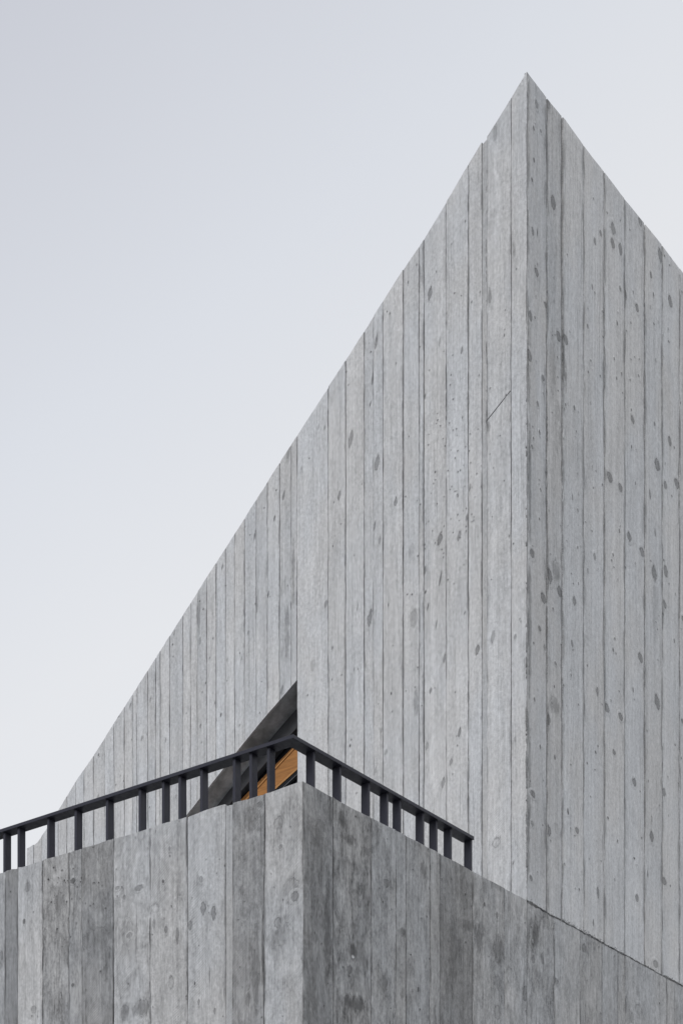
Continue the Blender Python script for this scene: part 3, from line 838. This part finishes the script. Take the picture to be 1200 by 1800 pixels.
# thin ragged fins where grout ran into the joints between boards
def fin(parent, bd_face, p0, px, zlo, zhi, seed, amp=0.0045, wid=0.005, tone=.40, base=0.003, thr=0.35):
    r_ = random.Random(seed)
    s = s_of(bd_face, p0, px)
    n = max(4, int((zhi - zlo) / 0.016))
    h = chain(r_, n + 1, 0.5, 0.86); w = chain(r_, n + 1, 0.4, 0.8); dx = chain(r_, n + 1, 0.0012, 0.9)
    V, Fs, UV = [], [], []
    for i in range(n + 1):
        z = zlo + (zhi - zlo) * i / n
        hh_ = max(0.0, h[i] - thr + 0.35) * amp * 1.6
        ww = wid * (0.35 + abs(w[i])) if hh_ > 0 else 0.0006
        for dd, ds in ((-0.004, -ww), (base + hh_, -ww * .25), (base + hh_ * .8, ww * .35), (-0.004, ww)):
            if hh_ <= 0: dd = -0.006
            V.append(pt(bd_face, p0, s + ds + dx[i], dd, z)); UV.append((s + ds, z))
    for i in range(n):
        for k in range(3):
            a = i * 4 + k
            q = [a, a + 1, a + 5, a + 4]
            Fs.append(q if bd_face == 'R' else q[::-1])
    mesh_obj('casting_fin', V, Fs, M_CON, parent, UV, dict(tone=tone, seed=400.0 + seed, edge=0.0, mottle=0.3, fringe=0.6))
for j, (px, y0, y1) in enumerate([(823, 560, 780), (823, 1080, 1400), (745, 600, 900), (709, 820, 1380), (784, 560, 800), (855, 300, 760),
                                  (640, 700, 1000), (577, 720, 980), (522, 900, 1195), (470, 900, 1180), (512, 880, 1150), (673, 1150, 1350),
                                  (364, 1060, 1300), (322, 1150, 1330)]):
    z0 = on_plane('L', 0, px, y1)[1]; z1 = min(on_plane('L', 0, px, y0)[1], rl(s_of('L', 0, px)) - 0.05)
    fin(tower, 'L', 0, px, z0, z1, j, tone=.42)
for j, (px, y0, y1) in enumerate([(925, 700, 1560), (960, 420, 1300), (987, 520, 900), (1060, 430, 700), (1131, 440, 1250), (1024, 900, 1400),
                                  (1096, 700, 1100), (1162, 600, 1400)]):
    fin(tower, 'R', 0, px, on_plane('R', 0, px, y1)[1], on_plane('R', 0, px, y0)[1], 30 + j, amp=0.005, wid=0.008, tone=.36)
for j, (px, y0, y1) in enumerate([(465, 1420, 1800), (265, 1500, 1800), (76, 1530, 1800)]):
    fin(par, 'L', PL0, px, on_plane('L', PL0, px, y1)[1], on_plane('L', PL0, px, y0)[1], 50 + j, amp=0.003, wid=0.003, tone=.26)
for j, (px, y0, y1) in enumerate([(585, 1440, 1800), (652, 1450, 1800), (772, 1520, 1800), (695, 1480, 1780), (1018, 1660, 1800), (885, 1580, 1780)]):
    fin(par, 'R', PR0, px, on_plane('R', PR0, px, y1)[1], on_plane('R', PR0, px, y0)[1], 60 + j, amp=0.003, wid=0.004, tone=.26)

# crumbly cast edge where the tower rises out of the lower wall
V, Fs, UV, E = [], [], [], []
N = 260
cr_r = random.Random(5)
s_a, s_b = -0.02, s_of('R', PR0, 1262)
hh = chain(cr_r, N + 1, 0.0035, 0.8); oo = chain(cr_r, N + 1, 0.0022, 0.7); h2 = chain(cr_r, N + 1, 0.004, 0.7)
for i in range(N + 1):
    s = s_a + (s_b - s_a) * i / N
    zc = crz(s)
    for (dd, dz) in ((0.0005, 0.007 + abs(h2[i]) * 1.2), (0.010 + oo[i], 0.003 + h2[i]), (0.0195 + abs(oo[i]) * 1.2, -0.003 + hh[i]), (0.0150, -0.012 - abs(hh[i]) * 1.2)):
        # measured from the tower's face (d = 0)
        V.append(pt('R', 0, s, dd, zc + dz)); UV.append((s, zc + dz)); E.append(0.002 if dd > .011 else 0.0)
for i in range(N):
    for k in range(3):
        a = i * 4 + k
        Fs.append([a, a + 1, a + 5, a + 4])
mesh_obj('cast_edge', V, Fs, M_CON, par, UV, dict(tone=.33, seed=311.0, edge=E, mottle=0.6, fringe=1.0))
V, Fs, UV = [], [], []
for k in range(420):                           # crumbs of laitance along that edge
    s = cr_r.uniform(s_a, s_b); zc = crz(s) + cr_r.gauss(0.004, 0.010)
    rr0 = cr_r.uniform(0.002, 0.006)
    n = len(V)
    for q in ((1, 0, 0), (0, 1, 0), (-1, 0, 0), (0, -1, 0), (0, 0, 1), (0, 0, -1)):
        k2 = rr0 * cr_r.uniform(0.6, 1.4)
        p = pt('R', 0, s + q[0] * k2, 0.012 + q[1] * k2 * .8, zc + q[2] * k2)
        V.append(p); UV.append((s, zc))
    for f in ((0, 1, 4), (1, 2, 4), (2, 3, 4), (3, 0, 4), (1, 0, 5), (2, 1, 5), (3, 2, 5), (0, 3, 5)):
        Fs.append([n + i for i in f])
o = mesh_obj('crumbs', V, Fs, M_CON, par, UV, dict(tone=.32, seed=312.0, edge=0.03, mottle=0.3))
recalc(o); o['kind'] = 'stuff'

# ------------------------------------------------------------------ railing
a_set, b_set = 0.100, 0.158                   # set back from the left-hand and right-hand faces
RW, RTH = 0.10, 0.024                         # flat handrail
PW, PTk = 0.060, 0.022                        # flat bar posts
r_out = PL0 + a_set; l_out = PR0 + b_set      # outer corner of the handrail
_, z_top = on_plane('L', r_out, 515, 1290.5)
rail = empty('metal_railing', r_out + RW / 2, l_out + RW / 2, ZP)
props(rail, 'black painted steel railing with a flat handrail bent round the corner of the concrete parapet', 'railing')
l_far = 8.5
r_end = s_of('R', l_out, 833)
b0 = base_of(rail)
def arm(pts, name):
    bot = [(x, y, z_top - RTH) for x, y in pts]; top = [(x, y, z_top) for x, y in pts]
    o = recalc(MB().prism(bot, top).build(name, M_RAIL, rail))
    return bevel(o, 0.0015)
arm([(r_out, l_out), (r_out + RW, l_out + RW), (r_out + RW, l_far), (r_out, l_far)], 'handrail')
arm([(r_out + 0.0004, l_out - 0.0002), (r_end, l_out - 0.0002), (r_end, l_out + RW), (r_out + RW + 0.0004, l_out + RW)], 'handrail')
posts_left = [(6, 21), (31, 46), (83, 98), (131, 147), (186, 201), (243.5, 258.5), (284.5, 299.5), (313.5, 328.5), (351.5, 367),
              (409, 424), (438, 453.5), (469, 485)]
posts_right = [(537.5, 554), (583, 600), (634.6, 650.4), (667, 682.5), (689.6, 705), (730, 745), (753.8, 768.8), (779.6, 794), (814.6, 829.6)]
ins = 0.018
zp0 = ZP - 0.014
def post(lo, hi):
    o = MB().box((lo[0], lo[1], zp0), (hi[0], hi[1], z_top - RTH + 0.0005)).build('baluster', M_RAIL, rail)
    return bevel(o, 0.0012, 1)
for x0, x1 in posts_left:                     # narrow edge outwards, flat across
    rf = r_out + ins
    s = s_of('L', rf, x0)                     # far (left) edge in the picture
    post((rf, s - PTk, 0), (rf + PW, s, 0))
s_prev = s_of('L', r_out + ins, 6)
for k, dlt in enumerate([0.24, 0.19, 0.28, 0.14, 0.26, 0.22, 0.17, 0.29, 0.2, 0.25, 0.15, 0.27, 0.2, 0.22]):
    s_prev += dlt
    if s_prev < l_far - 0.05:
        post((r_out + ins, s_prev - PTk, 0), (r_out + ins + PW, s_prev, 0))
for x0, x1 in posts_right:
    lf = l_out + ins
    r1 = s_of('R', lf, x1)                    # right-hand edge in the picture
    post((r1 - PTk, lf, 0), (r1, lf + PW, 0))
